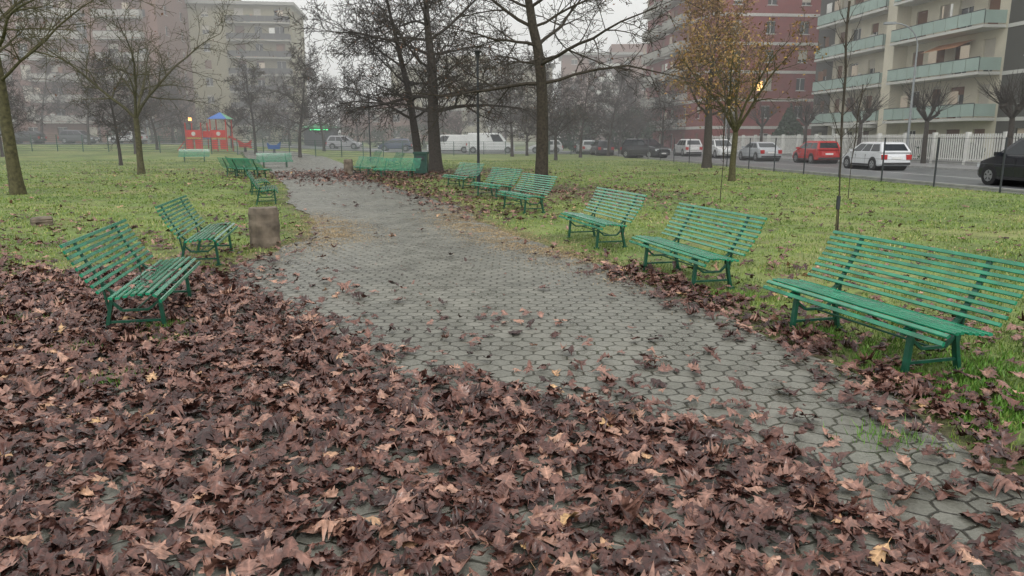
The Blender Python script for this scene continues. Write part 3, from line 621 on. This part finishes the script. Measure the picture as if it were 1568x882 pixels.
def facade(b,x0,x1,z0,nf,fh,cols,wall,rec=.25,rd=R,bandm=None,sh=(wood,lsh)):
    cols=sorted(cols)
    for f in range(nf):
        za=z0+f*fh; x=x0
        for (xc,w_,s_,h_,k) in cols:
            b.box(x,xc-w_/2,0,rec,za,za+fh,wall); b.box(xc-w_/2,xc+w_/2,0,rec,za,za+s_,wall); b.box(xc-w_/2,xc+w_/2,0,rec,za+h_,za+fh,wall)
            a,c=xc-w_/2,xc+w_/2
            b.box(a,c,rec-.06,rec-.02,za+s_,za+s_+.07,white); b.box(a,c,rec-.06,rec-.02,za+h_-.07,za+h_,white); b.box(xc-.03,xc+.03,rec-.06,rec-.02,za+s_+.07,za+h_-.07,white)
            q=rd.random()
            if q<.7: dn=rd.choice((.25,.5,.75,1.0)); b.box(a+.01,c-.01,rec-.12,rec-.065,za+h_-(h_-s_)*dn,za+h_-.003,rd.choice(sh))
            if k=='w': b.box(a-.08,c+.08,-.07,-.003,za+s_-.06,za+s_,slab)
            x=c
        b.box(x,x1,0,rec,za,za+fh,wall)
        if bandm: b.box(x0-.02,x1+.02,-.06,-.003,za+fh-.32,za+fh,bandm)
def balc(b,x0,x1,z,dp,pan,hh=1.0,rail=darkm,clutter=True,sl=slab):
    b.box(x0,x1,-dp,-.004,z-.2,z,sl)
    n=max(1,round((x1-x0)/1.3)); w_=(x1-x0)/n
    for i in range(n): b.box(x0+i*w_+.03,x0+(i+1)*w_-.03,-dp+.03,-dp+.06,z+.1,z+hh-.06,pan)
    for xx in(x0+.03,x1-.06): b.box(xx,xx+.03,-dp+.065,-.01,z+.1,z+hh-.06,pan)
    b.box(x0,x1,-dp+.02,-dp+.07,z+hh-.055,z+hh,rail); 
    for i in range(n+1): xx=min(x0+i*w_,x1-.03); b.box(xx-.0,xx+.03,-dp+.07,-dp+.1,z,z+hh-.06,rail)
    if clutter:
        for _ in range(int((x1-x0)/2.5)):
            cx=R.uniform(x0+.4,x1-.5); b.box(cx,cx+R.uniform(.3,.8),-dp+.12,-dp+.3,z+.01,z+R.uniform(.5,1.25),R.choice((wood,awn,gf,slab,orange)))
            if R.random()<.35: cx=R.uniform(x0+.3,x1-1.2); b.box(cx,cx+.9,-dp+.15,-dp+.2,z+.9,z+1.9,R.choice((white,awn,awn,wood)))
b=MB(); nf=8; fh=3.1
b.box(.01,46,.26,12,0,nf*fh+1,wg)
facade(b,0,3.3,0,nf,fh,[(1.7,1.0,.9,2.3,'w')],dk)
facade(b,3.3,26,0,nf,fh,[(4.6,1.0,.05,2.35,'d'),(7,1.6,.05,2.35,'d'),(10,1.1,.9,2.35,'w'),(12.6,1.2,.05,2.35,'d'),(16.5,1.4,.05,2.35,'d'),(19.2,1.1,.9,2.35,'w'),(21.6,1.6,.05,2.35,'d'),(24.4,1.2,.05,2.35,'d')],cream,sh=(wood,wood,lsh))
facade(b,26,46,0,nf,fh,[(28.5,1.3,.9,2.35,'w'),(32,1.3,.9,2.35,'w'),(36.5,1.3,.9,2.35,'w'),(40,1.3,.9,2.35,'w')],dk,sh=(lsh,awn))
for f in range(1,nf):
    balc(b,2.2,13.6,f*fh,1.4,gp); balc(b,15.2,25.8,f*fh,1.7,gp)
    b.box(26,46,-.05,-.003,f*fh-.25,f*fh,slab)
    if f in(2,4,5): b.poly([(19,-.02,f*fh+2.5),(23,-.02,f*fh+2.5),(23,-1.5,f*fh+1.9),(19,-1.5,f*fh+1.9)],[(0,1,2,3)],R.choice((awn,orange)))
b.box(13.75,15.05,-1.2,-.01,0,nf*fh,cream)
b.box(-.5,46.5,-.8,12,nf*fh+1,nf*fh+1.3,roofm)
b.box(8,13,-2.2,-.004,2.6,2.85,slab)
for xx in(8.1,10.3,12.7): b.box(xx,xx+.2,-2.15,-1.95,0,2.59,white)
b.T=Matrix.Translation((0,12,0))@Matrix.Rotation(-math.pi/2,4,'Z')
facade(b,0,11.7,0,nf,fh,[(3,1.2,.9,2.3,'w'),(8,1.2,.9,2.3,'w')],dk)
put('apartment_building',b.mesh('apartment_building_grey'),(31.1,78.6,0),math.atan2(-.995,.1))
b=MB(); b.box(.26,18,.26,26,0,28.5,wg)
facade(b,0,18,0,9,3.1,[(3,1.1,.9,2.3,'w'),(7.0,1.1,.9,2.3,'w'),(11,1.1,.9,2.3,'w'),(15,1.1,.9,2.3,'w')],redp,bandm=band,sh=(lsh,lsh))
b.T=Matrix.Translation((0,26,0))@Matrix.Rotation(-math.pi/2,4,'Z')
facade(b,0,25.7,0,9,3.1,[(3,1.4,.05,2.35,'d'),(8,1.4,.9,2.3,'w'),(13,1.4,.05,2.3,'d'),(18,1.4,.9,2.3,'w'),(23,1.2,.9,2.3,'w')],redp,bandm=band)
for f in range(1,9): balc(b,1.5,9.5,f*3.1,1.2,gslab,sl=gslab); balc(b,11,19,f*3.1,1.2,gslab,sl=gslab)
b.T=Matrix.Identity(4); b.box(-.6,18.5,-.6,26.5,28.5,28.9,roofm)
put('apartment_building',b.mesh('apartment_building_red'),(22.3,87,0),.0997)
lampm=M('lit_window',(1,.6,.2),.5,.05,3,emit=3)
b=MB(); b.box(-.3,.3,-.1,0,-.5,.5,lampm); b.box(-.36,.36,-.05,.02,-.56,.56,band); put('lit_wall_lamp',b.mesh('lit_wall_lamp'),(28.3,87.5,7.6),.0997)
def block(name,x,y,rz,L,D,nf,wall,cols,balcs,pan,bandm=None,sh=(lsh,wood),fh=3.05,sl=gslab):
    b=MB(); b.box(.26,L-.26,.26,D,0,nf*fh,wg)
    facade(b,0,L,0,nf,fh,cols,wall,bandm=bandm,sh=sh)
    for f in range(1,nf):
        for (a,c) in balcs: balc(b,a,c,f*fh,1.3,pan,sl=sl)
    b.T=Matrix.Translation((L,0,0))@Matrix.Rotation(math.pi/2,4,'Z'); facade(b,.26,D,0,nf,fh,[(D*.25,1.2,.9,2.3,'w'),(D*.7,1.2,.9,2.3,'w')],wall,bandm=bandm,sh=sh)
    b.T=Matrix.Translation((0,D,0))@Matrix.Rotation(-math.pi/2,4,'Z'); facade(b,0,D-.26,0,nf,fh,[(D*.25,1.2,.9,2.3,'w'),(D*.7,1.2,.9,2.3,'w')],wall,bandm=bandm,sh=sh)
    b.T=Matrix.Identity(4); b.box(-.7,L+.7,-.9,D+.5,nf*fh,nf*fh+.5,roofm); b.box(L*.3,L*.6,D*.2,D*.7,nf*fh+.5,nf*fh+2.8,wall)
    put(name,b.mesh(name+'_mesh'),(x,y,gzf(x,y)),rz)
block('apartment_building',-62,128,.12,25,14,8,beige,[(2.2,1.5,.05,2.3,'d'),(5,1.2,.9,2.3,'w'),(11,1.1,.9,2.3,'w'),(16.5,1.5,.05,2.3,'d'),(19.5,1.2,.9,2.3,'w'),(23,1.5,.05,2.3,'d')],[(.2,6.5),(14.5,24.8)],bdark,fh=2.8)
block('apartment_building',-98,114,.05,45,14,8,brick,[(3+4.4*i,1.5,(.05 if i%2 else .9),2.3,'d') for i in range(10)],[(5.5,13),(15,23),(26,34),(36,43)],gslab)
block('apartment_building',-30,190,0,40,14,6,beige,[(3+4.2*i,1.4,.9,2.3,'w') for i in range(9)],[(8,14),(24,32)],slab)
block('apartment_building',12,185,-.05,40,14,7,brick,[(3+4.2*i,1.4,.9,2.3,'w') for i in range(9)],[(8,14),(24,32)],slab)
block('apartment_building',-34,150,.1,24,12,2,brick,[(3+4*i,1.4,.9,2.3,'w') for i in range(5)],[],slab)

# ---------------- playground & stall
pr=M('red_panel',(.50,.03,.02),.4,.15,3); pb=M('blue_panel',(.03,.12,.4),.4,.1,3); py=M('yellow_panel',(.6,.4,.03),.4,.1,3); pg=M('green_panel',(.04,.3,.12),.4,.1,3)
b=MB()
for ox in(0,2.4):
    for i in(0,1.5):
        for j in(0,1.5): b.cyl((ox+i,j,0),(ox+i,j,2.7+(.4 if ox else 0)),.06,pr,n=8)
    b.box(ox,ox+1.5,0,1.5,1.2,1.3,py); b.box(ox+.08,ox+1.42,-.03,.01,1.3,2.0,pr); b.box(ox+.08,ox+.6,-.03,.01,.2,1.1,pr); b.box(ox+.85,ox+1.42,-.03,.01,.2,1.1,pr)
    b.cyl((ox+.75,-.034,1.65),(ox+.75,-.05,1.65),.2,band,n=14)
c=(3.15,.75,3.7); B4=[(2.2,-.2,3.05),(4.1,-.2,3.05),(4.1,1.7,3.05),(2.2,1.7,3.05)]
b.poly(B4+[c],[(0,1,4),(2,3,4),(3,2,1,0)],pb); b.poly(B4+[c],[(1,2,4),(3,0,4)],pg)
b.box(1.5,2.4,.3,1.2,1.2,1.28,pb); b.box(1.5,2.4,.3,.34,1.3,1.9,pr)
p=(3.9,.75,1.3)
for q in((4.6,.75,1.0),(5.4,.75,.5),(6.1,.75,.25)):
    b.bar(p,q,.5,.05,pb,side=(0,1,0)); b.bar((p[0],.5,p[2]+.1),(q[0],.5,q[2]+.1),.05,.2,pr,side=(0,1,0)); p=q
for i in range(5): b.cyl((-1+.2*i,.3,.1+.25*i),(-1+.2*i,1.2,.1+.25*i),.03,pb,n=6)
b.bar((-1.1,.3,0),(0,.3,1.3),.05,.08,pr,side=(0,1,0)); b.bar((-1.1,1.2,0),(0,1.2,1.3),.05,.08,pr,side=(0,1,0))
put('playground_slide_tower',b.mesh('playground_slide_tower'),(-29.8,69,gzf(-28,69)),0,.95)
for nme,x,y,mt in(('spring_rocker',-21.5,68,pb),('spring_rocker',-25,70.5,pr)):
    b=MB(); b.cyl((0,0,0),(0,0,.4),.12,darkm); b.poly([(-.5,-.12,.4),(.5,-.12,.4),(.65,-.12,1.1),(.3,-.12,.8),(-.3,-.12,.75),(-.6,-.12,1.0),(-.5,.12,.4),(.5,.12,.4),(.65,.12,1.1),(.3,.12,.8),(-.3,.12,.75),(-.6,.12,1.0)],[(0,1,2,3,4,5),(11,10,9,8,7,6)]+[(i,6+i,6+(i+1)%6,(i+1)%6) for i in range(6)],mt)
    put(nme,b.mesh(nme),(x,y,gzf(x,y)))
ge=M('green_neon',(.05,1,.3),.5,.02,3,emit=1.6); oe=M('orange_light',(1,.5,.15),.5,.02,3,emit=3)
b=MB(); b.box(-2,2,-1.2,1.2,0,2.4,darkm); b.box(-1.1,.2,-1.5,-1.2,2.1,2.22,ge); b.box(.5,1.2,-1.5,-1.2,2.1,2.22,ge); b.poly([(-2.3,-1.6,2.42),(2.3,-1.6,2.42),(2.3,1.4,2.42),(-2.3,1.4,2.42),(0,0,3.1)],[(0,1,4),(1,2,4),(2,3,4),(3,0,4)],pg); b.box(-1.6,1.6,-1.23,-1.203,1,2,wg)
put('market_kiosk',b.mesh('market_kiosk'),(-25.5,101,gzf(-25.5,101)))
b=MB(); b.cyl((0,0,0),(0,0,2.6),.06,darkm); b.cyl((0,0,2.6),(0,0,2.95),.16,oe,n=10); b.cyl((0,0,2.95),(0,0,3.05),.25,darkm,r1=.1); put('lit_street_lamp',b.mesh('lit_street_lamp'),(-34,80,gzf(-34,80)))
print('POLYS',sum(len(o.data.polygons) for o in bpy.data.objects if o.type=='MESH'))
